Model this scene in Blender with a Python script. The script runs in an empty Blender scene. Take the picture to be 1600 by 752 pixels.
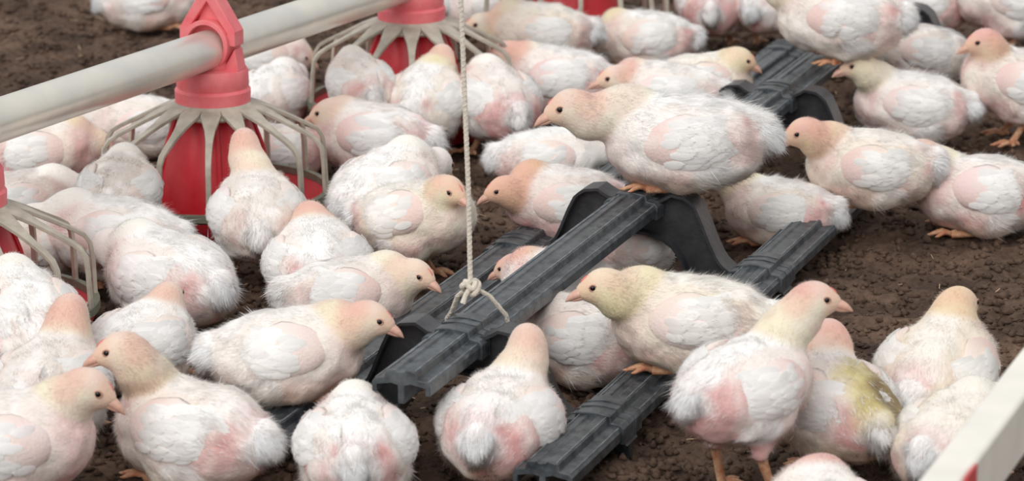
import bpy, math, random
import numpy as np
from mathutils import Vector, Matrix

# ------------------------------------------------------------------ camera, light, exposure
SC = bpy.context.scene
COL = SC.collection
CAM_H, PITCH, F = 1.35, math.radians(15), 5600.0
cd = bpy.data.cameras.new('camera'); cam = bpy.data.objects.new('camera', cd); COL.objects.link(cam)
cam.location = (0, 0, CAM_H); cam.rotation_euler = (math.radians(90) - PITCH, 0, 0)
cd.sensor_width = 36; cd.lens = 36 * F / 1600; cd.clip_start = 0.1; cd.clip_end = 100
cd.dof.use_dof = True; cd.dof.focus_distance = 4.65; cd.dof.aperture_fstop = 8.5
SC.camera = cam

w = bpy.data.worlds.new('world'); SC.world = w; w.use_nodes = True
nt = w.node_tree; nt.nodes.clear()
o_ = nt.nodes.new('ShaderNodeOutputWorld'); b_ = nt.nodes.new('ShaderNodeBackground')
tc = nt.nodes.new('ShaderNodeTexCoord'); sp = nt.nodes.new('ShaderNodeSeparateXYZ')
mr = nt.nodes.new('ShaderNodeMapRange'); rp = nt.nodes.new('ShaderNodeValToRGB')
nt.links.new(tc.outputs['Generated'], sp.inputs[0]); nt.links.new(sp.outputs['Z'], mr.inputs['Value'])
mr.inputs['From Min'].default_value = -0.05; mr.inputs['From Max'].default_value = 0.6
nt.links.new(mr.outputs[0], rp.inputs[0])
rp.color_ramp.elements[0].color = (0.74, 0.74, 0.75, 1); rp.color_ramp.elements[1].color = (0.97, 0.985, 1.0, 1)
nt.links.new(rp.outputs[0], b_.inputs[0]); b_.inputs[1].default_value = 0.80
nt.links.new(b_.outputs[0], o_.inputs[0])
sd = bpy.data.lights.new('sun', 'SUN'); sd.energy = 1.7; sd.angle = math.radians(50); sd.color = (1.0, 0.985, 0.97)
sun = bpy.data.objects.new('sun', sd); COL.objects.link(sun); sun.rotation_euler = (math.radians(50), 0, math.radians(-24))
SC.view_settings.view_transform = 'Standard'; SC.view_settings.look = 'None'
SC.view_settings.gamma = 1.0; SC.view_settings.use_curve_mapping = False
SC.view_settings.exposure = 0.0
SC.cycles.diffuse_bounces = 8

# ------------------------------------------------------------------ helpers
FW = np.array([0, math.cos(PITCH), -math.sin(PITCH)]); UP = np.array([0, math.sin(PITCH), math.cos(PITCH)]); RT = np.array([1., 0, 0])
CP = np.array([0, 0, CAM_H])
def ray(px, py): return FW + (px - 800) / F * RT + (376 - py) / F * UP
def at_z(px, py, z):
    d = ray(px, py); return CP + d * ((z - CAM_H) / d[2])
def at_y(px, py, y):
    d = ray(px, py); return CP + d * (y / d[1])

def lin(c):
    c = np.asarray(c, float) / 255.0
    return np.where(c <= 0.04045, c / 12.92, ((c + 0.055) / 1.055) ** 2.4)

def mat(name, col, rough=0.6, metal=0.0, bump=0.0, bscale=80.0, var=0.0, vscale=30.0, spec=0.5, col2=None, coat=0.0):
    m = bpy.data.materials.new(name); m.use_nodes = True; t = m.node_tree; p = t.nodes['Principled BSDF']
    p.inputs['Roughness'].default_value = rough; p.inputs['Metallic'].default_value = metal
    p.inputs['Specular IOR Level'].default_value = spec; p.inputs['Coat Weight'].default_value = coat
    tcn = t.nodes.new('ShaderNodeTexCoord')
    c1 = tuple(lin(col)) + (1,)
    if var > 0:
        n = t.nodes.new('ShaderNodeTexNoise'); n.inputs['Scale'].default_value = vscale; n.inputs['Detail'].default_value = 6
        t.links.new(tcn.outputs['Object'], n.inputs['Vector'])
        r = t.nodes.new('ShaderNodeValToRGB'); r.color_ramp.elements[0].position = 0.35; r.color_ramp.elements[1].position = 0.68
        c2 = tuple(lin(col2)) + (1,) if col2 is not None else tuple(np.array(c1[:3]) * (1 - var)) + (1,)
        r.color_ramp.elements[0].color = c2; r.color_ramp.elements[1].color = c1
        t.links.new(n.outputs[0], r.inputs[0]); t.links.new(r.outputs[0], p.inputs['Base Color'])
    else:
        p.inputs['Base Color'].default_value = c1
    if bump > 0:
        n = t.nodes.new('ShaderNodeTexNoise'); n.inputs['Scale'].default_value = bscale; n.inputs['Detail'].default_value = 5
        t.links.new(tcn.outputs['Object'], n.inputs['Vector'])
        b = t.nodes.new('ShaderNodeBump'); b.inputs['Strength'].default_value = bump; b.inputs['Distance'].default_value = 0.004
        t.links.new(n.outputs[0], b.inputs['Height']); t.links.new(b.outputs[0], p.inputs['Normal'])
    return m

def attr_mat(name, kind):
    m = bpy.data.materials.new(name); m.use_nodes = True; t = m.node_tree
    a = t.nodes.new('ShaderNodeAttribute'); a.attribute_name = 'tint'
    out = t.nodes['Material Output']; p = t.nodes['Principled BSDF']
    if kind == 'skin':
        t.links.new(a.outputs['Color'], p.inputs['Base Color'])
        p.inputs['Roughness'].default_value = 0.85; p.inputs['Specular IOR Level'].default_value = 0.15
        p.inputs['Sheen Weight'].default_value = 0.25; p.inputs['Sheen Roughness'].default_value = 0.6
        tcn = t.nodes.new('ShaderNodeTexCoord')
        n = t.nodes.new('ShaderNodeTexNoise'); n.inputs['Scale'].default_value = 260; n.inputs['Detail'].default_value = 4
        t.links.new(tcn.outputs['Object'], n.inputs['Vector'])
        b = t.nodes.new('ShaderNodeBump'); b.inputs['Strength'].default_value = 0.35; b.inputs['Distance'].default_value = 0.003
        t.links.new(n.outputs[0], b.inputs['Height']); t.links.new(b.outputs[0], p.inputs['Normal'])
    else:
        d = t.nodes.new('ShaderNodeBsdfDiffuse'); tr = t.nodes.new('ShaderNodeBsdfTranslucent'); mx = t.nodes.new('ShaderNodeMixShader')
        # thin barbs pass on the light of their outer side, whichever side faces out
        ge = t.nodes.new('ShaderNodeNewGeometry'); t.links.new(ge.outputs['Backfacing'], mx.inputs[0])
        t.links.new(a.outputs['Color'], d.inputs[0]); t.links.new(a.outputs['Color'], tr.inputs[0])
        t.links.new(d.outputs[0], mx.inputs[1]); t.links.new(tr.outputs[0], mx.inputs[2]); t.links.new(mx.outputs[0], out.inputs[0])
    return m

def new_obj(name, me, parent=None):
    o = bpy.data.objects.new(name, me); COL.objects.link(o)
    if parent is not None: o.parent = parent
    return o

def mesh_np(name, V, quads=None, tris=None, mats=(), qmat=0, tmat=0, tint=None, normals=None, smooth=True):
    me = bpy.data.meshes.new(name)
    quads = np.zeros((0, 4), int) if quads is None else np.asarray(quads, int).reshape(-1, 4)
    tris = np.zeros((0, 3), int) if tris is None else np.asarray(tris, int).reshape(-1, 3)
    nq, n3 = len(quads), len(tris)
    me.vertices.add(len(V)); me.vertices.foreach_set('co', np.asarray(V, np.float32).ravel())
    me.loops.add(nq * 4 + n3 * 3); me.loops.foreach_set('vertex_index', np.concatenate([quads.ravel(), tris.ravel()]).astype(np.int32))
    me.polygons.add(nq + n3)
    ls = np.concatenate([np.arange(nq) * 4, nq * 4 + np.arange(n3) * 3]).astype(np.int32)
    me.polygons.foreach_set('loop_start', ls)
    mi = np.concatenate([np.broadcast_to(qmat, nq), np.broadcast_to(tmat, n3)]).astype(np.int32)
    for m in mats: me.materials.append(m)
    me.polygons.foreach_set('material_index', mi)
    me.polygons.foreach_set('use_smooth', np.full(nq + n3, smooth))
    me.update(calc_edges=True)
    if tint is not None:
        a = me.attributes.new('tint', 'FLOAT_COLOR', 'POINT')
        a.data.foreach_set('color', np.concatenate([tint, np.ones((len(V), 1))], 1).astype(np.float32).ravel())
    if normals is not None:
        me.normals_split_custom_set_from_vertices(normals.astype(np.float32).tolist())
    return me

class MB:
    """collects simple shapes into one mesh"""
    def __init__(s): s.V = []; s.F = []
    def add(s, V, Fc):
        n = len(s.V); s.V += [tuple(v) for v in V]; s.F += [tuple(i + n for i in f) for f in Fc]
    def tube(s, pts, rad, seg=12, cap=True, flat=1.0, up=(0, 0, 1)):
        pts = [Vector(p) for p in pts]; n = len(pts)
        rad = [rad] * n if isinstance(rad, (int, float)) else rad
        V = []; Fc = []; u = Vector(up)
        for i, p in enumerate(pts):
            d = (pts[min(i + 1, n - 1)] - pts[max(i - 1, 0)]).normalized()
            a = d.cross(u)
            if a.length < 1e-4: a = d.cross(Vector((1, 0, 0.1)))
            a.normalize(); b = a.cross(d).normalized()
            for k in range(seg):
                t = 2 * math.pi * k / seg
                V.append(p + a * math.cos(t) * rad[i] + b * math.sin(t) * rad[i] * flat)
        for i in range(n - 1):
            for k in range(seg):
                k2 = (k + 1) % seg
                Fc.append((i * seg + k, i * seg + k2, (i + 1) * seg + k2, (i + 1) * seg + k))
        if cap:
            Fc.append(tuple(range(seg))[::-1]); Fc.append(tuple((n - 1) * seg + k for k in range(seg)))
        s.add(V, Fc); return s
    def lathe(s, prof, seg=40, c=(0, 0, 0)):
        n = len(prof); V = [(c[0] + r * math.cos(2 * math.pi * k / seg), c[1] + r * math.sin(2 * math.pi * k / seg), c[2] + z) for r, z in prof for k in range(seg)]
        Fc = []
        for i in range(n - 1):
            for k in range(seg):
                k2 = (k + 1) % seg; Fc.append((i * seg + k, i * seg + k2, (i + 1) * seg + k2, (i + 1) * seg + k))
        s.add(V, Fc); return s
    def sweep(s, prof, path, closed=True):
        """prof: (side, z) list; path: list of (origin, side_vec, up_vec, scale)"""
        m = len(prof); V = []; Fc = []
        for (o, sv, uv, k) in path:
            for (a, b) in prof: V.append(Vector(o) + Vector(sv) * a * k + Vector(uv) * b * k)
        for i in range(len(path) - 1):
            for j in range(m if closed else m - 1):
                j2 = (j + 1) % m; Fc.append((i * m + j, i * m + j2, (i + 1) * m + j2, (i + 1) * m + j))
        if closed:
            Fc.append(tuple(range(m))[::-1]); Fc.append(tuple((len(path) - 1) * m + j for j in range(m)))
        s.add(V, Fc); return s
    def ball(s, c, r, nu=12, nv=8):
        r = (r, r, r) if isinstance(r, (int, float)) else r
        V = [(c[0] + r[0] * math.sin(math.pi * i / nv) * math.cos(2 * math.pi * j / nu), c[1] + r[1] * math.sin(math.pi * i / nv) * math.sin(2 * math.pi * j / nu), c[2] + r[2] * math.cos(math.pi * i / nv)) for i in range(nv + 1) for j in range(nu)]
        Fc = [(i * nu + j, (i + 1) * nu + j, (i + 1) * nu + (j + 1) % nu, i * nu + (j + 1) % nu) for i in range(nv) for j in range(nu)]
        s.add(V, Fc); return s
    def build(s, name, m, parent=None, smooth=True, bevel=0.0, angle=35):
        me = bpy.data.meshes.new(name); me.from_pydata(s.V, [], s.F); me.validate(); me.update()
        me.materials.append(m)
        if smooth:
            me.polygons.foreach_set('use_smooth', [True] * len(me.polygons)); me.set_sharp_from_angle(angle=math.radians(angle))
        o = new_obj(name, me, parent)
        if bevel > 0:
            b = o.modifiers.new('bevel', 'BEVEL'); b.width = bevel; b.segments = 2; b.limit_method = 'ANGLE'; b.angle_limit = math.radians(40)
        return o

def thing(name, label, cat, loc=(0, 0, 0), rz=0.0, group=None):
    o = bpy.data.objects.new(name, None); COL.objects.link(o); o.location = loc; o.rotation_euler = (0, 0, rz); o.empty_display_size = 0.05
    o['label'] = label; o['category'] = cat
    if group: o['group'] = group
    return o

# value noise, vectorised
_rng = np.random.default_rng(5)
_tab = _rng.random((32, 32, 32)).astype(np.float32)
def noise(P, seed=0.0):
    P = P + seed * 7.31; i = np.floor(P).astype(int); f = P - i; f = f * f * (3 - 2 * f)
    i0 = i & 31; i1 = (i + 1) & 31; out = 0
    for a in (0, 1):
        xa = i1[..., 0] if a else i0[..., 0]; fa = f[..., 0] if a else 1 - f[..., 0]
        for b in (0, 1):
            yb = i1[..., 1] if b else i0[..., 1]; fb = f[..., 1] if b else 1 - f[..., 1]
            for c in (0, 1):
                zc = i1[..., 2] if c else i0[..., 2]; fc = f[..., 2] if c else 1 - f[..., 2]
                out = out + _tab[xa, yb, zc] * fa * fb * fc
    return out * 2 - 1
def sstep(a, b, x):
    t = np.clip((x - a) / (b - a), 0, 1); return t * t * (3 - 2 * t)

# ------------------------------------------------------------------ materials
M_skin = attr_mat('down_covered_skin', 'skin'); M_down = attr_mat('down', 'down')
M_beak = mat('beak_horn', (226, 178, 158), 0.45, var=0.2, vscale=150)
M_eye = mat('eye', (16, 12, 11), 0.12)
M_lid = mat('eyelid', (196, 150, 132), 0.6)
M_comb = mat('comb', (216, 128, 118), 0.55)
M_leg = mat('leg_scales', (216, 178, 140), 0.55, bump=0.5, bscale=500, var=0.3, vscale=120, col2=(190, 120, 88))
M_rail = mat('rail_plastic', (40, 46, 51), 0.36, bump=0.25, bscale=220, var=0.5, vscale=55, col2=(84, 89, 92))
M_ridge = mat('pale_ridge_plastic', (128, 134, 138), 0.5, var=0.6, vscale=60, bump=.2)  # lighter grey for the thin strips along the rail ridges
M_support = mat('support_plastic', (34, 36, 40), 0.38, bump=0.15, bscale=150, var=0.5, vscale=30, col2=(58, 58, 60))
M_rope = mat('rope_fibre', (240, 230, 214), 0.9, bump=0.6, bscale=700, var=0.2, vscale=300)
M_red = mat('red_plastic', (206, 60, 66), 0.42, var=0.25, vscale=25, col2=(216, 92, 92), bump=0.1)
M_redpale = mat('dusty_red_plastic', (226, 100, 108), 0.6, var=0.3, vscale=30, col2=(232, 130, 132), bump=0.15)
M_redin = mat('deep_red_plastic', (190, 22, 36), 0.4, var=0.3, vscale=20, col2=(206, 50, 60))
M_grille = mat('grille_plastic', (192, 184, 168), 0.5, var=0.25, vscale=40, col2=(160, 152, 138), bump=0.15)
M_rim = mat('rim_plastic', (122, 122, 104), 0.6, var=0.3, vscale=40)
M_pipe = mat('galvanised_steel', (236, 230, 216), 0.32, metal=0.5, var=0.12, vscale=9, bump=0.08, bscale=90, col2=(212, 211, 204))
M_pipe2 = mat('cream_paint', (250, 245, 234), 0.5, metal=0.1, var=0.1, vscale=15)

# ------------------------------------------------------------------ ground litter
def ground_mat():
    m = bpy.data.materials.new('litter'); m.use_nodes = True; t = m.node_tree; p = t.nodes['Principled BSDF']
    tcn = t.nodes.new('ShaderNodeTexCoord')
    n1 = t.nodes.new('ShaderNodeTexNoise'); n1.inputs['Scale'].default_value = 9; n1.inputs['Detail'].default_value = 8
    n2 = t.nodes.new('ShaderNodeTexNoise'); n2.inputs['Scale'].default_value = 90; n2.inputs['Detail'].default_value = 8; n2.inputs['Roughness'].default_value = 0.7
    r1 = t.nodes.new('ShaderNodeValToRGB'); r2 = t.nodes.new('ShaderNodeValToRGB')
    r1.color_ramp.elements[0].position = 0.35; r1.color_ramp.elements[1].position = 0.7
    r1.color_ramp.elements[0].color = tuple(lin((84, 69, 60))) + (1,); r1.color_ramp.elements[1].color = tuple(lin((134, 111, 95))) + (1,)
    r2.color_ramp.elements[0].position = 0.3; r2.color_ramp.elements[1].position = 0.75
    r2.color_ramp.elements[0].color = (0.45, 0.42, 0.4, 1); r2.color_ramp.elements[1].color = (1.25, 1.2, 1.15, 1)
    mx = t.nodes.new('ShaderNodeMix'); mx.data_type = 'RGBA'; mx.blend_type = 'MULTIPLY'; mx.inputs[0].default_value = 1
    for n in (n1, n2): t.links.new(tcn.outputs['Object'], n.inputs['Vector'])
    t.links.new(n1.outputs[0], r1.inputs[0]); t.links.new(n2.outputs[0], r2.inputs[0])
    t.links.new(r1.outputs[0], mx.inputs[6]); t.links.new(r2.outputs[0], mx.inputs[7]); t.links.new(mx.outputs[2], p.inputs['Base Color'])
    b = t.nodes.new('ShaderNodeBump'); b.inputs['Strength'].default_value = 0.9; b.inputs['Distance'].default_value = 0.006
    t.links.new(n2.outputs[0], b.inputs['Height']); t.links.new(b.outputs[0], p.inputs['Normal'])
    p.inputs['Roughness'].default_value = 0.9; p.inputs['Specular IOR Level'].default_value = 0.2
    return m
M_ground = ground_mat()

def ground_h(x, y):
    P = np.stack([x, y, np.zeros_like(x)], -1)
    h = 0.009 * noise(P * 6, 1) + 0.007 * noise(P * 24, 2) + 0.006 * noise(P * 58, 3)
    c = noise(P * 75, 4); h = h + 0.004 * np.maximum(c, -0.2) + 0.002 * noise(P * 150, 5)
    return h - 0.008
xs = np.concatenate([np.linspace(-6, -1.3, 20)[:-1], np.arange(-1.3, 1.3, 0.0075), np.linspace(1.3, 6, 20)])
ys = np.concatenate([np.linspace(-2, 3.5, 16)[:-1], np.arange(3.5, 7.4, 0.0085), np.linspace(7.4, 16, 24)])
X, Y = np.meshgrid(xs, ys, indexing='ij'); H = ground_h(X, Y)
nx, ny = X.shape; idx = np.arange(nx * ny).reshape(nx, ny)
Q = np.stack([idx[:-1, :-1], idx[1:, :-1], idx[1:, 1:], idx[:-1, 1:]], -1).reshape(-1, 4)
g = new_obj('floor', mesh_np('floor', np.stack([X, Y, H], -1).reshape(-1, 3), quads=Q, mats=[M_ground]))
g['kind'] = 'structure'; g['label'] = 'dark brown crumbly litter floor of the poultry house'
# loose crumbs of litter
rs = np.random.default_rng(11)
ico = np.array([(1, 0, 0), (-1, 0, 0), (0, 1, 0), (0, -1, 0), (0, 0, 1), (0, 0, -1)], float)
icf = np.array([(0, 2, 4), (2, 1, 4), (1, 3, 4), (3, 0, 4), (2, 0, 5), (1, 2, 5), (3, 1, 5), (0, 3, 5)])
N = 30000
yy = 3.6 + 3.8 * rs.random(N) ** 1.1; xx = (rs.random(N) * 2 - 1) * (0.16 * yy + 0.1)
sz = 0.0025 + 0.0085 * rs.random(N) ** 2.2
Vc = ico[None] * sz[:, None, None] * (0.35 + 1.1 * rs.random((N, 6, 1))) * np.array([1, 1, 0.7])
an = rs.random(N) * 6.28; ca, sa = np.cos(an)[:, None], np.sin(an)[:, None]
Vc = np.stack([Vc[..., 0] * ca - Vc[..., 1] * sa, Vc[..., 0] * sa + Vc[..., 1] * ca, Vc[..., 2]], -1)
Vc += np.stack([xx, yy, ground_h(xx, yy) + sz * 0.25], -1)[:, None]
Fc = icf[None] + (np.arange(N) * 6)[:, None, None]
g = new_obj('litter_crumbs', mesh_np('litter_crumbs', Vc.reshape(-1, 3), tris=Fc.reshape(-1, 3), mats=[M_ground], smooth=True))
g['kind'] = 'stuff'; g['label'] = 'loose dark brown crumbs of litter scattered over the floor'; g['category'] = 'litter'
# pale shavings
M_chip = mat('shaving', (176, 150, 122), 0.9)
N = 700
yy = 3.6 + 3.6 * rs.random(N); xx = (rs.random(N) * 2 - 1) * (0.16 * yy + 0.05); an = rs.random(N) * 6.28; L = 0.003 + 0.008 * rs.random(N)
zz = ground_h(xx, yy) + 0.006
dx, dy = np.cos(an) * L, np.sin(an) * L; wx, wy = -np.sin(an) * 0.0007, np.cos(an) * 0.0007
dz = 0.002 * rs.standard_normal(N)
Vc = np.stack([np.stack([xx - dx - wx, yy - dy - wy, zz - dz], -1), np.stack([xx + dx - wx, yy + dy - wy, zz + dz], -1), np.stack([xx + dx + wx, yy + dy + wy, zz + dz + .0006], -1), np.stack([xx - dx + wx, yy - dy + wy, zz - dz + .0006], -1)], 1)
g = new_obj('wood_shavings', mesh_np('wood_shavings', Vc.reshape(-1, 3), quads=np.arange(N * 4).reshape(-1, 4), mats=[M_chip], smooth=False))
g['kind'] = 'stuff'; g['label'] = 'pale splinters of wood shaving lying in the litter'; g['category'] = 'shavings'

# ------------------------------------------------------------------ perch system
TH = math.radians(19.6)
DR = Vector((math.sin(TH), math.cos(TH), 0)); SD = Vector((math.cos(TH), -math.sin(TH), 0)); ZV = Vector((0, 0, 1))
U1 = Vector(at_z(722, 508, 0.135)); U1.z = 0
OFF = 0.178; SPC = 0.70
rail_prof = [(-.036, .0), (-.036, .012), (-.033, .016), (-.021, .018), (-.019, .027), (-.006, .029), (-.004, .0265), (.004, .0265), (.006, .029), (.019, .027), (.021, .018), (.033, .016), (.036, .012), (.036, .0), (.030, .0), (.030, .009), (.012, .012), (.004, .010), (.004, -.012), (-.004, -.012), (-.004, .010), (-.012, .012), (-.030, .009), (-.030, .0)]
perch = thing('perch_frame', 'dark plastic perch frame with one raised and two low rails running through the flock', 'perch', tuple(U1))
def rel(along, side, z): return DR * along + SD * side + ZV * z
def rail(name, a0, a1, side, z, w=1.0):
    mb = MB(); n = 2
    mb.sweep([(p * 1.0 * w, q) for p, q in rail_prof], [(rel(a0 + (a1 - a0) * i / (n - 1), side, z), SD, ZV, 1) for i in range(n)])
    r = mb.build(name, M_rail, perch, bevel=0.0008, angle=25)
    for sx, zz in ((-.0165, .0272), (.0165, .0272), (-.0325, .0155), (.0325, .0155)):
        m2 = MB(); m2.sweep([(sx - .0011, zz - .002), (sx - .0008, zz + .0013), (sx + .0008, zz + .0013), (sx + .0011, zz - .002)], [(rel(q, side, z), SD, ZV, 1) for q in (a0 + .003, a1 - .003)]); m2.build('ridge', M_ridge, r, angle=25)
    return r
ZU, ZL = 0.108, 0.022
ends = [(-0.205, 0.70), (0.70, 1.40), (1.40, 2.10)]
for a0, a1 in ends: rail('raised_rail', a0 + 0.002, a1 - 0.002, 0, ZU)
for a0, a1 in [(-0.22, 0.0), (0.0, 0.70), (0.70, 1.40), (1.40, 2.10)]:
    if a1 < 2: rail('low_rail', a0 + 0.002, a1 - 0.002, OFF, ZL)
    rail('low_rail', a0 + 0.002, a1 - 0.002, -OFF, ZL)
# arch supports: outline (side, z), a flanged plate
def arch(along):
    outer = []; inner = []
    # outer edge from left foot over the top to right foot (half, mirrored)
    half_o = [(.215, .010), (.200, .024), (.160, .029), (.134, .036), (.120, .050), (.108, .074), (.096, .104), (.086, .124), (.074, .134), (.052, .137), (.040, .128), (0.0, .122)]
    half_i = [(.215, -.012), (.190, -.012), (.140, -.008), (.112, -.004), (.090, .006), (.078, .022), (.070, .044), (.058, .062), (.040, .074), (.018, .080), (0.0, .081)]
    oo = half_o + [(-a, b) for a, b in half_o[-2::-1]]
    ii = half_i + [(-a, b) for a, b in half_i[-2::-1]]
    ring = oo + ii[::-1]
    # resample both to equal counts for a strip
    def resample(pl, n):
        pl = [Vector((a, b)) for a, b in pl]; d = [0]
        for i in range(1, len(pl)): d.append(d[-1] + (pl[i] - pl[i - 1]).length)
        out = []
        for k in range(n):
            t = d[-1] * k / (n - 1); i = max(j for j in range(len(d)) if d[j] <= t + 1e-9); i = min(i, len(pl) - 2)
            f = (t - d[i]) / (d[i + 1] - d[i]); out.append(pl[i].lerp(pl[i + 1], f))
        return out
    n = 61; A = resample(oo, n); B = resample(ii, n)
    mb = MB(); T = 0.006
    V = []
    for k in range(n):
        for t in (-T, T):
            V.append(rel(along + t, A[k].x, A[k].y)); V.append(rel(along + t, B[k].x, B[k].y))
    Fc = []
    for k in range(n - 1):
        a = 4 * k; b = 4 * (k + 1)
        Fc += [(a, a + 1, b + 1, b), (a + 2, b + 2, b + 3, a + 3), (a, b, b + 2, a + 2), (a + 1, a + 3, b + 3, b + 1)]
    Fc += [(0, 2, 3, 1), (4 * n - 4, 4 * n - 3, 4 * n - 1, 4 * n - 2)]
    mb.add(V, Fc)
    sup = mb.build('support_leg', M_support, perch, bevel=0.0015)
    # flanges along both edges
    for name_, pl, off in (('flange', A, 0.0), ('flange', B, 0.0)):
        f = MB(); W = 0.021; V = []
        for k in range(n):
            d = (pl[min(k + 1, n - 1)] - pl[max(k - 1, 0)]).normalized(); nrm = Vector((-d.y, d.x)) * 0.002
            for t, q in ((-W, -1), (W, -1), (W, 1), (-W, 1)):
                V.append(rel(along + t, pl[k].x + nrm.x * q, pl[k].y + nrm.y * q))
        Fc = [(4 * k + j, 4 * k + (j + 1) % 4, 4 * k + 4 + (j + 1) % 4, 4 * k + 4 + j) for k in range(n - 1) for j in range(4)]
        Fc += [(0, 1, 2, 3), (4 * n - 1, 4 * n - 2, 4 * n - 3, 4 * n - 4)]
        f.add(V, Fc); f.build(name_, M_support, sup)
def coupler(along, side, z):
    mb = MB(); pr = [(-.039, -.004), (-.039, .015), (-.035, .0195), (-.0235, .0215), (-.0215, .030), (-.006, .0325), (.006, .0325), (.0215, .030), (.0235, .0215), (.035, .0195), (.039, .015), (.039, -.004)]
    mb.sweep(pr, [(rel(along + t, side, z), SD, ZV, 1) for t in (-.036, .036)])
    c = mb.build('rail_coupler', M_rail, perch, bevel=0.001, angle=25)
    for t in (-.010, .010):
        m2 = MB(); m2.sweep([(a * 1.02, b * 1.04) for a, b in pr], [(rel(along + t + q, side, z), SD, ZV, 1) for q in (-.0018, .0018)]); m2.build('rib', M_rail, c, angle=25)
    return c
for k in range(4):
    a = 0.70 * k
    if k > 0 or True: arch(a)
    coupler(a, 0, ZU); coupler(a, OFF, ZL); coupler(a, -OFF, ZL)
# rope
kn = at_z(735, 447, 0.185); ky = kn[1]
top = at_y(716, -60, ky)
rope = thing('hanging_rope', 'thin off-white rope hanging down to a knot on the raised black perch rail', 'rope', tuple(kn))
knv = Vector(kn)
def twist(pts, r, name):
    mb = MB(); pts = [Vector(p) - knv for p in pts]
    mb.tube(pts, r, seg=10)
    # two strands wound round the core so the lay of the rope shows
    tot = sum((pts[i + 1] - pts[i]).length for i in range(len(pts) - 1)); n = max(12, int(tot / 0.003))
    for ph in (0, math.pi):
        P = []
        for i in range(n + 1):
            t = i / n * (len(pts) - 1); k = min(int(t), len(pts) - 2); p = pts[k].lerp(pts[k + 1], t - k)
            d = (pts[k + 1] - pts[k]).normalized(); a = d.cross(Vector((0.3, 1, 0.2))).normalized(); b = d.cross(a)
            an = i * 0.9 + ph; P.append(p + (a * math.cos(an) + b * math.sin(an)) * r * 0.55)
        mb.tube(P, r * 0.62, seg=5)
    return mb.build(name, M_rope, rope)
twist([kn, at_y(732, 300, ky), at_y(726, 150, ky), at_y(720, 0, ky), at_y(716, -120, ky), at_y(700, -900, ky)], 0.0030, 'rope_line')
lr = Vector(U1) + rel(0.055, -.040, ZU + .016); rr = Vector(U1) + rel(0.045, .044, ZU + .014)
twist([knv, knv.lerp(lr, .4) + Vector((-.004, 0, .004)), lr.lerp(knv, .2), lr, lr + Vector((0, 0, -.02))], 0.0030, 'rope_loop')
twist([knv, knv.lerp(rr, .35) + Vector((.006, 0, .007)), knv.lerp(rr, .8) + Vector((.006, 0, .006)), rr, rr + Vector((0, 0, -.02))], 0.0027, 'rope_loop')
mb = MB(); mb.tube([(0.009 * math.cos(t) * (1 + .2 * math.sin(3 * t)), 0.006 * math.sin(2 * t), -.002 + 0.008 * math.sin(t)) for t in np.linspace(0, 6.28, 26)], 0.0037, seg=8)
mb.tube([(0.006 * math.cos(t), 0.007 * math.sin(t), 0.002 + 0.004 * math.sin(2 * t + 1)) for t in np.linspace(0, 6.28, 22)], 0.0035, seg=8)
mb.tube([(0, -.004, 0), (-.006, -.008, -.010), (-.009, -.010, -.019)], [.0033, .003, .0036], seg=8)
mb.build('knot', M_rope, rope)

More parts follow.
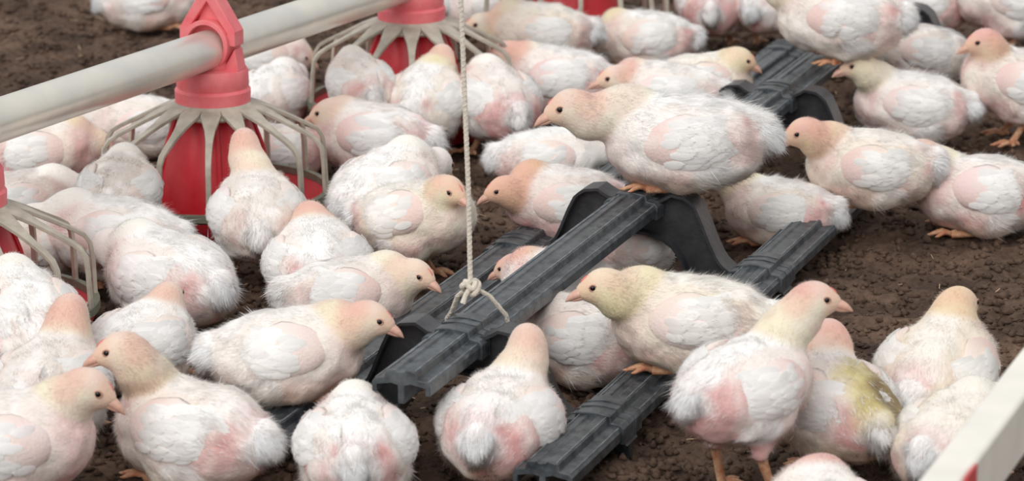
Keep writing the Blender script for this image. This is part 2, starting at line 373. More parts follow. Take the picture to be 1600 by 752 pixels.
# ------------------------------------------------------------------ feeders
ZH = 0.178
F1 = Vector(at_z(333, 165, ZH)); F2 = Vector(at_z(643, 35, ZH)); F1.z = F2.z = 0
FD = F2 - F1
def feeder(pos, label, pipe_z, direction):
    t = thing('feed_pan', label, 'feeder', tuple(pos), math.atan2(direction.y, direction.x), 'red pan feeders on the feed lines')
    mb = MB(); mb.lathe([(0.001, 0.004), (.118, 0.0), (.140, .006), (.158, .028), (.166, .046), (.170, .048), (.170, .043), (.163, .026), (.145, .002), (.12, -.006), (.001, -.004)], 56)
    mb.build('pan', M_redin, t)
    mb = MB(); mb.lathe([(.163, .044), (.163, .054), (.172, .054), (.173, .044), (.168, .040), (.163, .044)], 56); mb.build('pan_rim', M_rim, t)
    mb = MB(); mb.lathe([(.088, .012), (.084, .05), (.068, .12), (.050, .172), (.046, .178)], 48); mb.lathe([(.001, .03), (.088, .012)], 48); mb.build('feed_cone', M_redin, t)
    for k in range(4):   # feed windows' ribs on the cone
        a = k * math.pi / 2 + .6; m2 = MB(); m2.tube([(math.cos(a) * r, math.sin(a) * r, z) for r, z in ((.090, .014), (.086, .05), (.070, .12), (.052, .17))], .004, seg=6); m2.build('cone_rib', M_redin, t)
    mb = MB(); mb.lathe([(.040, .186), (.056, .186), (.066, .178), (.074, .171), (.072, .168), (.060, .172), (.040, .176)], 48); mb.build('grille_hub', M_grille, t)
    ph0 = -math.pi / 2 - math.atan2(direction.y, direction.x) + .03
    for k in range(14):
        a = 2 * math.pi * k / 14; a += ph0; c, s = math.cos(a), math.sin(a)
        prof = [(.056, .181, .0132), (.070, .177, .0150), (.084, .171, .0120), (.100, .163, .0080), (.120, .153, .0056), (.142, .142, .0048), (.155, .134, .0045), (.163, .122, .0042), (.166, .10, .0040), (.168, .05, .0040)]
        m2 = MB(); V = []; 
        for i, (r, z, hw) in enumerate(prof):
            r0, z0, _ = prof[max(i - 1, 0)]; r1, z1, _ = prof[min(i + 1, len(prof) - 1)]
            d = Vector((r1 - r0, z1 - z0)).normalized(); nn = Vector((-d.y, d.x)) * 0.0028
            for q, e in ((-1, -1), (1, -1), (1, 1), (-1, 1)):
                rr_ = r + nn.x * e; zz_ = z + nn.y * e; V.append((c * rr_ - s * hw * q, s * rr_ + c * hw * q, zz_))
        Fc = [(4 * i + j, 4 * i + (j + 1) % 4, 4 * i + 4 + (j + 1) % 4, 4 * i + 4 + j) for i in range(len(prof) - 1) for j in range(4)] + [(3, 2, 1, 0), tuple(4 * len(prof) - 4 + j for j in range(4))]
        m2.add(V, Fc); m2.build('grille_arm', M_grille, t, bevel=0.0008)
    mb = MB(); mb.lathe([(.045, .178), (.055, .180), (.056, .203), (.054, .206), (.0525, .207), (.0525, .209), (.0535, .211), (.0525, .232), (.050, .236), (.030, .238), (.001, .238)], 48); mb.build('collar', M_redpale, t)
    # neck and pipe clamp, pipe runs along local x
    mb = MB(); mb.lathe([(.031, .234), (.030, pipe_z - .01), (.026, pipe_z)], 24); mb.build('neck', M_redpale, t)
    cl = MB(); n = 28
    cl.sweep([(0, 0), (0, 1), (1, 1), (1, 0)], [], True) if False else None
    V = []
    for k in range(n):
        a = 2 * math.pi * k / n
        for xx_, r in ((-.021, .0302), (-.021, .0375), (.021, .0375), (.021, .0302)): V.append((xx_, math.cos(a) * r, pipe_z + math.sin(a) * r))
    Fc = [(4 * k + j, 4 * k + (j + 1) % 4, 4 * ((k + 1) % n) + (j + 1) % 4, 4 * ((k + 1) % n) + j) for k in range(n) for j in range(4)]
    cl.add(V, Fc); c = cl.build('pipe_clamp', M_redpale, t, bevel=0.001)
    for s in (-1, 1):
        g_ = MB(); P = [(s * .046, .0), (s * .046, .022), (s * .006, .085), (-s * .004, .085), (-s * .004, .070), (s * .033, .018), (s * .033, .0)]
        V = [(xx_, y, pipe_z + z) for xx_ in (-.014, .014) for y, z in P]; m_ = len(P)
        Fc = [tuple(range(m_)), tuple(range(2 * m_ - 1, m_ - 1, -1))] + [(j, m_ + j, m_ + (j + 1) % m_, (j + 1) % m_) for j in range(m_)]
        g_.add(V, Fc); g_.build('clamp_strap', M_redpale, c, smooth=False, bevel=0.0015)
    g_ = MB(); P = [(-.036, .0), (.036, .0), (.0, .072)]
    V = [(xx_, y, pipe_z + z) for xx_ in (-.004, .004) for y, z in P]
    g_.add(V, [(0, 1, 2), (5, 4, 3), (0, 3, 4, 1), (1, 4, 5, 2), (2, 5, 3, 0)]); g_.build('clamp_web', M_redpale, c, smooth=False)
    # side buttresses between clamp and collar
    for s in (-1, 1):
        g_ = MB(); P = [(s * .028, pipe_z - .03), (s * .044, pipe_z - .004), (s * .050, .236), (s * .028, .236)]
        V = [(xx_, y, z) for xx_ in (-.012, .012) for y, z in P]
        g_.add(V, [(0, 1, 2, 3), (7, 6, 5, 4)] + [(j, 4 + j, 4 + (j + 1) % 4, (j + 1) % 4) for j in range(4)]); g_.build('buttress', M_redpale, t, smooth=False, bevel=0.001)
    return t
def pz(q): return 0.2576 + (0.232 - 0.2576) * q
feeder(F1, 'red pan feeder with pale grille under the galvanised pipe, whole grille in view at left', 0.272, FD)
feeder(F2, 'second red pan feeder along the pipe, beside the rope, its collar at the top edge', 0.262, FD)
feeder(F1 - FD, 'red pan feeder at the left edge, only the ends of its grille arms in view', 0.285, FD)
feeder(F1 + FD * 2.02, 'farthest red pan feeder at the top edge, only its cone and pan in view', 0.255, FD)
for m_ in (): pass
pipe = thing('feed_pipe', 'galvanised round feed pipe crossing the upper left corner through a red clamp', 'pipe', (F1.x, F1.y, 0))
mb = MB(); d0 = -2.2; d1 = 3.2
zf = lambda q: 0.2635 - 0.018 * q
mb.tube([(FD.x * q, FD.y * q, zf(q)) for q in np.linspace(d0, d1, 12)], 0.029, seg=32); mb.build('pipe_tube', M_pipe, pipe)
mb = MB(); mb.tube([(FD.x * q + (.0, .0)[0], FD.y * q, zf(q) - .0295) for q in np.linspace(d0, d1, 12)], 0.0022, seg=6); mb.build('pipe_seam', M_pipe, pipe)
# second feed line close to the camera at lower right
PA = Vector(at_z(1432, 752, 0.33)); BD = Vector((math.sin(math.radians(20)), math.cos(math.radians(20)), 0)); BS = Vector((BD.y, -BD.x, 0))
beam = thing('support_rail', 'out-of-focus white and cream rail cutting across the lower right corner', 'rail', (PA.x, PA.y, 0))
bp = [(0, 0), (.0, -.060), (.003, -.063), (.034, -.063), (.037, -.060), (.037, -.003), (.034, 0), (.003, 0), (0, -.003)][1:]
mb = MB(); mb.sweep(bp, [(tuple(BD * q + Vector((0, 0, .33))), tuple(BS), (0, 0, 1), 1) for q in (-1.0, 0, 1, 3)]); mb.build('rail_body', M_pipe2, beam, bevel=.001)
mb = MB(); mb.sweep([(-.004 + .006, -.075), (.041, -.075), (.041, .002), (.0385, .002), (.0385, -.068), (.002, -.068)], [(tuple(BD * q + Vector((0, 0, .33))), tuple(BS), (0, 0, 1), 1) for q in (.02, .06)]); mb.build('red_clip', M_red, beam)
# ------------------------------------------------------------------ chickens
def rot(yaw=0., pitch=0., roll=0.):
    """columns = forward, left, up of a frame; pitch raises the forward axis"""
    cy, sy, cp, sp_, cr, sr = math.cos(yaw), math.sin(yaw), math.cos(pitch), math.sin(pitch), math.cos(roll), math.sin(roll)
    Rz = np.array([[cy, -sy, 0], [sy, cy, 0], [0, 0, 1]]); Ry = np.array([[cp, 0, -sp_], [0, 1, 0], [sp_, 0, cp]]); Rx = np.array([[1, 0, 0], [0, cr, -sr], [0, sr, cr]])
    return Rz @ Ry @ Rx
def smin(a, b, k):
    h = np.clip(0.5 + 0.5 * (b - a) / k, 0, 1); return b * (1 - h) + a * h - k * h * (1 - h)
def d_ell(P, c, r, R=None):
    q = P - c
    if R is not None: q = q @ R
    r = np.asarray(r); k0 = np.sqrt(((q / r) ** 2).sum(-1)); k1 = np.sqrt(((q / r ** 2) ** 2).sum(-1)) + 1e-9
    return k0 * (k0 - 1) / k1
def d_cone(P, a, b, ra, rb):
    ab = b - a; t = np.clip(((P - a) @ ab) / (ab @ ab + 1e-12), 0, 1)
    return np.sqrt(((P - a - t[..., None] * ab) ** 2).sum(-1)) - (ra + (rb - ra) * t)

def surface_nets(f, lo, hi, h):
    n = np.ceil((hi - lo) / h).astype(int) + 1
    ax = [lo[i] + h * np.arange(n[i]) for i in range(3)]
    G = np.stack(np.meshgrid(*ax, indexing='ij'), -1).astype(np.float32)
    v = f(G.reshape(-1, 3)).reshape(n)
    s = v < 0; C = tuple(m - 1 for m in n); acc = np.zeros(C + (3,)); cnt = np.zeros(C)
    for axis in range(3):
        o = [i for i in range(3) if i != axis]
        sl0 = [slice(None)] * 3; sl1 = [slice(None)] * 3; sl0[axis] = slice(0, -1); sl1[axis] = slice(1, None)
        a, b = v[tuple(sl0)], v[tuple(sl1)]; cr = (a < 0) != (b < 0); t = np.where(cr, a / np.where(cr, a - b, 1), 0)
        for d1 in (0, 1):
            for d2 in (0, 1):
                s2 = [slice(None)] * 3; s2[o[0]] = slice(d1, d1 + C[o[0]]); s2[o[1]] = slice(d2, d2 + C[o[1]]); s2 = tuple(s2)
                c_, t_ = cr[s2], t[s2]; cnt += c_
                p = np.zeros(C + (3,)); p[..., axis] = t_; p[..., o[0]] = d1; p[..., o[1]] = d2
                acc += p * c_[..., None]
    act = cnt > 0; ids = -np.ones(C, int); ids[act] = np.arange(act.sum())
    I = np.argwhere(act); V = lo + h * (I + acc[act] / cnt[act][:, None])
    quads = []
    for axis in range(3):
        o1, o2 = [(1, 2), (2, 0), (0, 1)][axis]
        sl0 = [slice(None)] * 3; sl1 = [slice(None)] * 3; sl0[axis] = slice(0, -1); sl1[axis] = slice(1, None)
        a, b = s[tuple(sl0)], s[tuple(sl1)]; E = np.argwhere(a != b)
        E = E[(E[:, o1] > 0) & (E[:, o2] > 0) & (E[:, o1] < C[o1]) & (E[:, o2] < C[o2])]
        def g_(u, w_):
            q = E.copy(); q[:, o1] -= u; q[:, o2] -= w_; return ids[q[:, 0], q[:, 1], q[:, 2]]
        q = np.stack([g_(1, 1), g_(0, 1), g_(0, 0), g_(1, 0)], -1)
        fl = ~a[E[:, 0], E[:, 1], E[:, 2]]; q[fl] = q[fl][:, ::-1]; quads.append(q)
    return V, np.concatenate(quads)

WHITE = lin((250, 248, 246)); CREAM = lin((239, 231, 214)); YEL = lin((230, 214, 146)); PINK = lin((226, 178, 175)); RED = lin((216, 130, 126)); DOWN = lin((241, 231, 221))
PEACH = lin((232, 188, 160)); ORANGE = lin((220, 152, 108)); GREY = lin((168, 152, 142)); STAIN = lin((120, 92, 44)); TAN = lin((200, 172, 132))

def mixc(a, b, t):
    t = np.atleast_1d(np.clip(t, 0, 1))[:, None]; return a * (1 - t) + b * t
EYE_ME = BEAKS = None
def beak_meshes():
    out = []
    for lower in (False, True):
        V = []; n = 9; seg = 10
        for i in range(n):
            t = i / (n - 1); L = 0.019 if not lower else 0.0145
            x = L * t; wy = (0.0072 if not lower else .0062) * (1 - t) ** 0.65 + .0006; hz = (0.0052 if not lower else .0030) * (1 - t ** 2.2) + .0005
            zc = (-0.0036 * t ** 2.6) if not lower else (-0.0042 - .0008 * t + .0006 * t)
            for k in range(seg):
                a = 2 * math.pi * k / seg; V.append((x, wy * math.cos(a), zc + hz * math.sin(a)))
        Fc = [(i * seg + k, (i + 1) * seg + k, (i + 1) * seg + (k + 1) % seg, i * seg + (k + 1) % seg) for i in range(n - 1) for k in range(seg)]
        Fc += [tuple(range(seg)), tuple((n - 1) * seg + k for k in range(seg))[::-1]]
        me = bpy.data.meshes.new('beak'); me.from_pydata(V, [], Fc); me.materials.append(M_beak); me.polygons.foreach_set('use_smooth', [True] * len(Fc)); out.append(me)
    return out
BEAKS = beak_meshes()
def simple_mesh(mb, m, name):
    me = bpy.data.meshes.new(name); me.from_pydata(mb.V, [], mb.F); me.materials.append(m); me.polygons.foreach_set('use_smooth', [True] * len(me.polygons)); return me
EYE_ME = simple_mesh(MB().ball((0, 0, 0), (.0036, .0024, .0034)), M_eye, 'eye')
LID_ME = simple_mesh(MB().tube([(.0042 * math.cos(a), 0, .0038 * math.sin(a)) for a in np.linspace(0, 2 * math.pi, 17)], .0010, seg=6), M_lid, 'eyelid')
_c = MB()
_c.sweep([(-.0016, -.002), (-.0010, .0016), (0, .0030), (.0010, .0016), (.0016, -.002)], [((x, 0, z), (0, 1, 0), (0, 0, 1), k) for x, z, k in ((.008, -.0005, .4), (.004, .0012, .8), (-.002, .0024, .8), (-.007, .0024, .5), (-.011, .0018, .15))])
COMB_ME = simple_mesh(_c, M_comb, 'comb')
def toes_mb(mb, foot, yaw, spread=0.5):
    for a, L in ((0, .034), (-spread, .028), (spread, .028), (math.pi, .011)):
        c, s = math.cos(yaw + a), math.sin(yaw + a)
        P = [foot + np.array([c * L * t, s * L * t, (.004 * math.sin(math.pi * min(t * 1.1, 1))) + .001]) for t in (0, .25, .5, .75, .93, 1.08)]
        mb.tube([tuple(p) for p in P], [.0042, .0036, .0037, .0031, .0024, .0007], seg=8, up=(0, 0, 1))

def blades(V, N, quads, n, rng, flow, lenf, widf, colf, lift=0.35, keep=None):
    """n tapered barbs of down rooted on a quad mesh; returns verts, tris, normals, colours"""
    T = np.concatenate([quads[:, [0, 1, 2]], quads[:, [0, 2, 3]]])
    A = V[T]; ar = np.linalg.norm(np.cross(A[:, 1] - A[:, 0], A[:, 2] - A[:, 0]), axis=-1)
    cen = A.mean(1)
    if keep is not None: ar = ar * keep(cen)
    ti = rng.choice(len(T), n, p=ar / ar.sum()); u = rng.random((n, 2)); m = u.sum(1) > 1; u[m] = 1 - u[m]
    wts = np.stack([1 - u.sum(1), u[:, 0], u[:, 1]], -1)
    P = (V[T[ti]] * wts[..., None]).sum(1); Nn = (N[T[ti]] * wts[..., None]).sum(1); Nn /= np.linalg.norm(Nn, axis=1)[:, None] + 1e-9
    Fl = flow(P); Fl = Fl - (Fl * Nn).sum(1)[:, None] * Nn; Fl /= np.linalg.norm(Fl, axis=1)[:, None] + 1e-6
    # clumping: direction jitter is a smooth noise plus a little per-barb randomness
    j = np.stack([noise(P * 70, 1.3), noise(P * 70, 2.7), noise(P * 70, 4.1)], -1) * 0.7 + rng.standard_normal((n, 3)) * 0.28
    L = lenf(P) * (0.6 + 0.7 * rng.random(n)); W = widf(P)
    D = Fl + Nn * (lift + 0.18 * rng.standard_normal(n))[:, None] + j * .75; D /= np.linalg.norm(D, axis=1)[:, None]
    S = np.cross(D, Nn); S /= np.linalg.norm(S, axis=1)[:, None] + 1e-6
    root = P - Nn * 0.0008
    a = root - S * W[:, None] / 2; b = root + S * W[:, None] / 2; c = root + D * L[:, None]
    BV = np.stack([a, b, c], 1).reshape(-1, 3); BN = np.repeat(Nn + D * 0.25, 3, 0); BN /= np.linalg.norm(BN, axis=1)[:, None]
    C = colf(P); C = np.repeat(C, 3, 0)
    return BV, np.arange(n * 3).reshape(-1, 3), BN, C

def calc_normals(V, quads):
    N = np.zeros_like(V); A = V[quads]; fn = np.cross(A[:, 2] - A[:, 0], A[:, 3] - A[:, 1])
    for k in range(4): np.add.at(N, quads[:, k], fn)
    return N / (np.linalg.norm(N, axis=1)[:, None] + 1e-12)

def orient(V, Q, N):
    """wind every quad the way its vertex normals point"""
    A = V[Q]; fn = np.cross(A[:, 2] - A[:, 0], A[:, 3] - A[:, 1]); flip = (fn * N[Q].sum(1)).sum(1) < 0
    Q = Q.copy(); Q[flip] = Q[flip][:, ::-1]; return Q

def sphere_grid(nu, nv):
    V = [(math.cos(math.pi * i / nv), math.sin(math.pi * i / nv) * math.cos(2 * math.pi * j / nu), math.sin(math.pi * i / nv) * math.sin(2 * math.pi * j / nu)) for i in range(nv + 1) for j in range(nu)]
    Q = [(i * nu + j, i * nu + (j + 1) % nu, (i + 1) * nu + (j + 1) % nu, (i + 1) * nu + j) for i in range(nv) for j in range(nu)]
    return np.array(V), np.array(Q)

def leaf(base, d, side, nrm, L, W, camber, m=6):
    """one feather: a cambered leaf of 2*m quads"""
    V = []
    for i in range(m + 1):
        t = i / m; wd = W * (0.12 + 0.88 * math.sin(math.pi * min(1., 0.12 + .80 * t)) ** .8)
        p = base + d * L * t - nrm * camber * t * t
        V += [p - side * wd - nrm * W * .22, p + nrm * W * .0, p + side * wd - nrm * W * .22]
    Q = []
    for i in range(m):
        a = 3 * i; Q += [(a, a + 1, a + 4, a + 3), (a + 1, a + 2, a + 5, a + 4)]
    return V, Q

def chicken(cx, cy, label, yaw=0., s=.95, pose='sit', head=None, hyaw=None, hpitch=0., bz=0., pitch=None, pink=.45, yel=.3, face=.5, orange=0., grey=0., stain=0., white=.5, q=1.0, seed=None, wing_open=0., zc=None, hroll=0., px_head_r=1.0, dh=None, noeye=False, hs=1.0, group=None, tail=1.0, flare=0.):
    """cx, cy: where the middle of the trunk shows; yaw: 0 faces right, 90 away; head: (px, py, forward offset)"""
    seed = int(cx * 7 + cy * 13) if seed is None else seed
    rng = np.random.default_rng(seed)
    sd_ = (seed % 97) * 1.37
    if zc is None: zc = {'sit': .058, 'stand': .104, 'crouch': .072}[pose] * s
    if pitch is None: pitch = {'sit': 6, 'stand': 14, 'crouch': 8}[pose]
    C = at_z(cx, cy, bz + zc)
    Y0 = math.radians(yaw); Rw = rot(Y0)
    if head is None:      # head low in front of the breast, hidden
        hl = np.array([.125 * s, 0, .02 * s]); Hw = C + Rw @ hl; 
        if hyaw is None: hyaw = yaw
        if hpitch == 0: hpitch = -35
    else:
        dd = head[2] if len(head) > 2 else math.sin(Y0) * .085 * s
        Hw = at_y(head[0], head[1], C[1] + dd)
        if hyaw is None: hyaw = yaw
    Hl = Rw.T @ (Hw - np.array([C[0], C[1], bz]))           # head in the bird's frame (origin on the ground under the trunk)
    HR = rot(math.radians(hyaw) - Y0, math.radians(hpitch), math.radians(hroll))
    T0 = np.array([0, 0, zc]); TR = rot(0, math.radians(pitch))
    tp = lambda x, y, z: T0 + TR @ (np.array([x, y, z]) * s)
    hs = hs * s * 1.0
    # neck: bezier from the shoulders to the head
    n0 = tp(.056, 0, .024); back = HR @ np.array([-.010, 0, -.012]) * hs
    n3 = Hl + back; dist = np.linalg.norm(n3 - n0)
    n1 = n0 + TR @ np.array([.30, 0, .95]) * dist * .45; n2 = n3 - (HR @ np.array([.35, 0, .0]) + np.array([0, 0, .95])) * dist * .32
    ts = np.linspace(0, 1, 7); NK = [((1 - t) ** 3) * n0 + 3 * ((1 - t) ** 2) * t * n1 + 3 * (1 - t) * t * t * n2 + t ** 3 * n3 for t in ts]
    nr = np.array([.0325, .0290, .0275, .0265, .0255, .0242, .0228]) * s * px_head_r
    zfl = -.006
    def f_torso(P):
        d = d_ell(P, tp(0, 0, 0), np.array([.086, .067, .057]) * s, TR)
        d = smin(d, d_ell(P, tp(.042, 0, -.004), np.array([.056, .056, .052]) * s, TR), .022 * s)
        d = smin(d, d_ell(P, tp(-.044, 0, .002), np.array([.056, .055, .049]) * s, TR), .025 * s)
        d = smin(d, d_cone(P, tp(-.075, 0, .020), tp(-.098, 0, .030), .024 * s, .015 * s), .016 * s)
        for e in (-1, 1):
            d = smin(d, d_ell(P, tp(-.008, e * .040, -.026), np.array([.044, .026, .031]) * s, TR), .016 * s)
            if pose == 'stand':
                hk = np.array([-.012 * s, e * .036 * s, zc * .50]); d = smin(d, d_cone(P, tp(-.002, e * .036, -.034), hk, .028 * s, .011 * s), .014 * s)
        return d
    def f_neck(P):
        d = None
        for i in range(6):
            e = d_cone(P, NK[i], NK[i + 1], nr[i], nr[i + 1]); d = e if d is None else smin(d, e, .010 * s)
        d = smin(d, d_ell(P, Hl, np.array([.0265, .0215, .0225]) * hs, HR), .010 * s)
        d = smin(d, d_ell(P, Hl + HR @ (np.array([.0165, 0, -.003]) * hs), np.array([.0185, .0130, .0125]) * hs, HR), .010 * s)
        return d
    def fsd(P):
        a = f_torso(P); b = f_neck(P); d = smin(a, b, .013 * s)
        P1 = P * np.array([1, 1, 1.0])
        wt = sstep(-.004, .012, b - a)
        amp = .0030 * s * (0.20 + wt)
        return d - amp * noise(P1 * 42 / s, sd_) - .0009 * s * wt * noise(P1 * 95 / s, sd_ + 3)
    h = (.0038 if q >= 1 else .0046) * 1.0
    ctr = np.array(NK + [Hl, tp(0, 0, 0)]); 
    lo = np.minimum(ctr.min(0) - .036 * s, T0 - np.array([.135, .085, .085]) * s); hi = np.maximum(ctr.max(0) + .040 * s, T0 + np.array([.11, .085, .09]) * s)
    if pose == 'stand': lo[2] = min(lo[2], zc * .5 - .02)
    lo[2] = max(lo[2], zfl - .004)
    fg = lambda P: np.maximum(fsd(P), zfl + .006 - P[:, 2])        # flattened where it rests on the floor
    V, Qd = surface_nets(fg, lo, hi, h)
    N = np.stack([fsd(V + e) - fsd(V - e) for e in np.eye(3) * .0012], -1); N /= np.linalg.norm(N, axis=1)[:, None] + 1e-9
    V = V - N * np.clip(fg(V), -h, h)[:, None] * (V[:, 2] > zfl + .008)[:, None]

    def white_w(x, y, z, n2_):      # patches already grown over with white feather
        w1 = sstep(.032, .020, np.sqrt((x + .036) ** 2 + (z + .034) ** 2) + .006 * n2_)
        w2 = white * sstep(.036, .020, np.abs(y) + .012 * n2_) * sstep(.025, .04, z) * sstep(.07, .05, x)
        w3 = sstep(-.086, -.096, x) * sstep(-.005, .01, z)
        return np.clip(np.maximum(np.maximum(w1 * min(1, .4 + white), w2), w3), 0, 1)
    def tint_of(P, for_down=False):
        q_ = ((P - T0) @ TR) / s; x, y, z = q_[:, 0], q_[:, 1], q_[:, 2]
        hq = ((P - Hl) @ HR) / hs
        a = f_torso(P); b = f_neck(P); wn = sstep(-.006 * s, .008 * s, a - b)          # 1 on neck and head
        n1_ = noise(P * 22 / s, sd_); n2_ = noise(P * 48 / s, sd_ + 9); n3_ = noise(P * 110 / s, sd_ + 5)
        base = mixc(DOWN[None].repeat(len(P), 0), CREAM, .35 + .5 * n1_ + .4 * yel)
        base = mixc(base, WHITE, .10 + .55 * white * (1 - .7 * yel)); base = mixc(base, YEL * .5 + CREAM * .5, max(0, yel - .4) * .7)
        # bare pink skin: behind and under the wings, around the rump, the breast and the shoulders
        m = sstep(.050, .0, np.abs(x + .048)) * sstep(.055, .0, np.abs(z - .008)) * .95
        m = np.maximum(m, sstep(.0, -.035, z) * .70); m = np.maximum(m, sstep(-.05, -.08, x) * .9)
        m = np.maximum(m, sstep(.03, .07, x) * .5); m = np.maximum(m, .14)
        m = m * np.clip(pink * 2.0, 0, 1.2) * sstep(-.75, .25, n1_ + .35 * n2_ + (pink - .45))
        base = mixc(base, PINK, m); base = mixc(base, RED, np.clip(m - .25, 0, 1) * sstep(.15, .6, n2_) * .8)
        vent = sstep(.009, .003, np.abs(y + .004 * n2_)) * sstep(-.070, -.085, x) * sstep(.006, -.004, z) * sstep(-.040, -.028, z); base = mixc(base, RED, vent * pink * 1.5)
        wt = white_w(x, y, z, n2_)
        base = mixc(base, WHITE, wt * .92)
        base = mixc(base, GREY, grey * sstep(-.3, .5, n2_ + .4) * .9); base = mixc(base, GREY, .05 * sstep(.3, .9, n3_))
        if stain > 0:
            rr = np.sqrt((x + .045) ** 2 * .6 + (z - .020) ** 2 + (y + .022) ** 2); st = stain * sstep(.058, .030, rr - .012 + .010 * n2_); base = mixc(base, YEL * .8, st); base = mixc(base, STAIN, stain * sstep(.045, .022, rr - .008 + .008 * n2_) * .85); base = mixc(base, TAN * .85, stain * .7 * sstep(.0, -.03, z + .01 * n1_))
        base = mixc(base, TAN, sstep(.042, .010, P[:, 2]) * .45)
        nk = mixc(CREAM[None].repeat(len(P), 0), YEL, yel * (.5 + .5 * n1_)); nk = mixc(nk, ORANGE, orange * .75)
        nk = mixc(nk, PINK, face * sstep(-.3, .5, n2_ + .1) * .35)
        crown = sstep(-.004, .014, hq[:, 2]) * sstep(-.055, -.03, hq[:, 0]); nk = mixc(nk, PINK * .7 + RED * .3, crown * face * (.55 + .5 * n1_))
        fr = sstep(.006, .024, hq[:, 0]) * sstep(.03, .02, np.abs(hq[:, 2])); nk = mixc(nk, PEACH, fr * .65)
        nape = sstep(.030, .012, np.sqrt((hq[:, 0] + .022) ** 2 + (hq[:, 2] - .004) ** 2)); nk = mixc(nk, PEACH * .6 + RED * .4, nape * face * .6)
        if head is None: nk = mixc(nk, WHITE, .65)
        out = base * (1 - wn[:, None]) + nk * wn[:, None]
        return out
    # separate weights used by the down
    def wneck(P): return sstep(-.006 * s, .008 * s, f_torso(P) - f_neck(P))
    NKa = np.array(NK)
    def flow(P):
        w_ = wneck(P)[:, None]; bk = np.broadcast_to(TR @ np.array([-1, 0, -.18]), P.shape)
        d2 = ((P[:, None] - NKa[None]) ** 2).sum(-1); i = d2.argmin(1); i = np.clip(i, 1, 6); nd = NKa[i - 1] - NKa[i]; nd = nd / (np.linalg.norm(nd, axis=1)[:, None] + 1e-9)
        hb = np.broadcast_to(HR @ np.array([-1, 0, -.3]), P.shape); hw_ = sstep(.040, .02, np.linalg.norm(P - Hl, axis=1) / hs)[:, None]
        nd = nd * (1 - hw_) + hb * hw_
        return bk * (1 - w_) + nd * w_
    def pinkness(P):
        q_ = ((P - T0) @ TR) / s; w_ = white_w(q_[:, 0], q_[:, 1], q_[:, 2], noise(P * 48 / s, sd_ + 9)); return 1 - w_
    def lenf(P):
        w_ = wneck(P); pk = pinkness(P); hq = ((P - Hl) @ HR) / hs; fc = sstep(-.005, .015, hq[:, 0]) * sstep(.035, .028, np.linalg.norm(hq, axis=1))
        qx = (((P - T0) @ TR) / s)[:, 0]
        l = (.0125 - .0030 * pk + .001 * sstep(-.06, -.1, qx)) * (1 - w_) + (.0062) * w_; return l * (1 - .6 * fc) * s
    def widf(P): return (.00060 + .00035 * (1 - pinkness(P)) * (1 - wneck(P))) * (1.0 if q >= 1 else 1.35) * np.ones(len(P))
    def colf(P):
        c = tint_of(P, True); r = rng.random(len(P)); return np.clip(mixc(c, WHITE[None] * .7 + CREAM * .3, .10 + .30 * r) * (0.86 + .16 * rng.random(len(P)))[:, None] * (.96 + .05 * noise(P * 120, sd_ + 4))[:, None], 0, .94)
    def keep(P):
        hq = ((P - Hl) @ HR) / hs; return (P[:, 2] > .004) * (1 - .25 * pinkness(P)) * (1 - .93 * sstep(.016, .028, hq[:, 0]) * sstep(.05, .04, np.linalg.norm(hq, axis=1)))
    nb = int(22000 * q * s)
    BV, BT, BN, BC = blades(V, N, Qd, nb, rng, flow, lenf, widf, colf, .30, keep)
    # ragged longer wisps where new feathers break through
    W1 = blades(V, N, Qd, int(900 * q), rng, flow, lambda P: .019 * s * (.5 + .8 * (1 - pinkness(P))) * (1 - .75 * wneck(P)), lambda P: .0016 * np.ones(len(P)), lambda P: mixc(colf(P), WHITE, .55), .34, keep)
    BV, BN, BC, BT = np.concatenate([BV, W1[0]]), np.concatenate([BN, W1[2]]), np.concatenate([BC, W1[3]]), np.concatenate([BT, W1[1] + len(BV)])
    root = thing('chicken', label, 'chicken', (C[0], C[1], bz), Y0, group)
    VV = np.concatenate([V, BV]); me = mesh_np('body', VV, quads=Qd, tris=BT + len(V), mats=[M_skin, M_down], qmat=0, tmat=1, tint=np.concatenate([tint_of(V), BC]), normals=np.concatenate([N, BN]))
    new_obj('body', me, root)
    # ---- wings
    for e in (-1, 1):
        SV, SQ = sphere_grid(14, 14)
        drop = rng.uniform(-.004, .006); wr = 1.0; op = wing_open
        ax = -math.radians(rng.uniform(2, 12))     # tip a little lower
        def wmap(P):      # P in wing space: x along (forward +), y outward, z up
            x, y, z = P[:, 0], P[:, 1], P[:, 2]
            xr = x * math.cos(ax) - z * math.sin(ax); zr = x * math.sin(ax) * -1 * -1 + z * math.cos(ax)
            px_ = xr - .006; pz_ = zr + .017 - drop
            yb = .066 * np.sqrt(np.clip(1 - (px_ / .098) ** 2 - (np.maximum(pz_, -.02) / .063) ** 2, .04, 1)) + op * .02 * sstep(.03, -.08, px_)
            o = np.stack([px_, e * (yb + y), pz_], -1); return T0 + (o * s) @ TR.T
        shp = SV.copy(); taper = (1 - .38 * sstep(.1, -1.0, SV[:, 0])) * (1 + .07 * noise(SV * 2.5, sd_ + 8)); 
        L = np.stack([SV[:, 0] * .056, SV[:, 1] * .0125, SV[:, 2] * .034 * taper], -1)
        LV = wmap(L); Ql = SQ if e > 0 else SQ[:, ::-1]
        Nw = calc_normals(LV, SQ); cc = LV.mean(0); 
        if ((LV - cc) * Nw).sum() < 0: Nw = -Nw; Ql = SQ[:, ::-1]
        else: Ql = SQ
        wc = mixc(WHITE[None].repeat(len(LV), 0), CREAM, .35 + .5 * yel + .5 * noise(LV * 30, sd_)); sh = sstep(-.1, .7, SV[:, 0]) * sstep(-.8, .2, noise(LV * 45, sd_ + 2) + (pink - .3)); wc = mixc(wc, PINK * .8 + RED * .2, sh * rng.uniform(.1, .45)); wc = mixc(wc, PINK, .2 + .2 * pink); wc = mixc(wc, GREY, grey * .6)
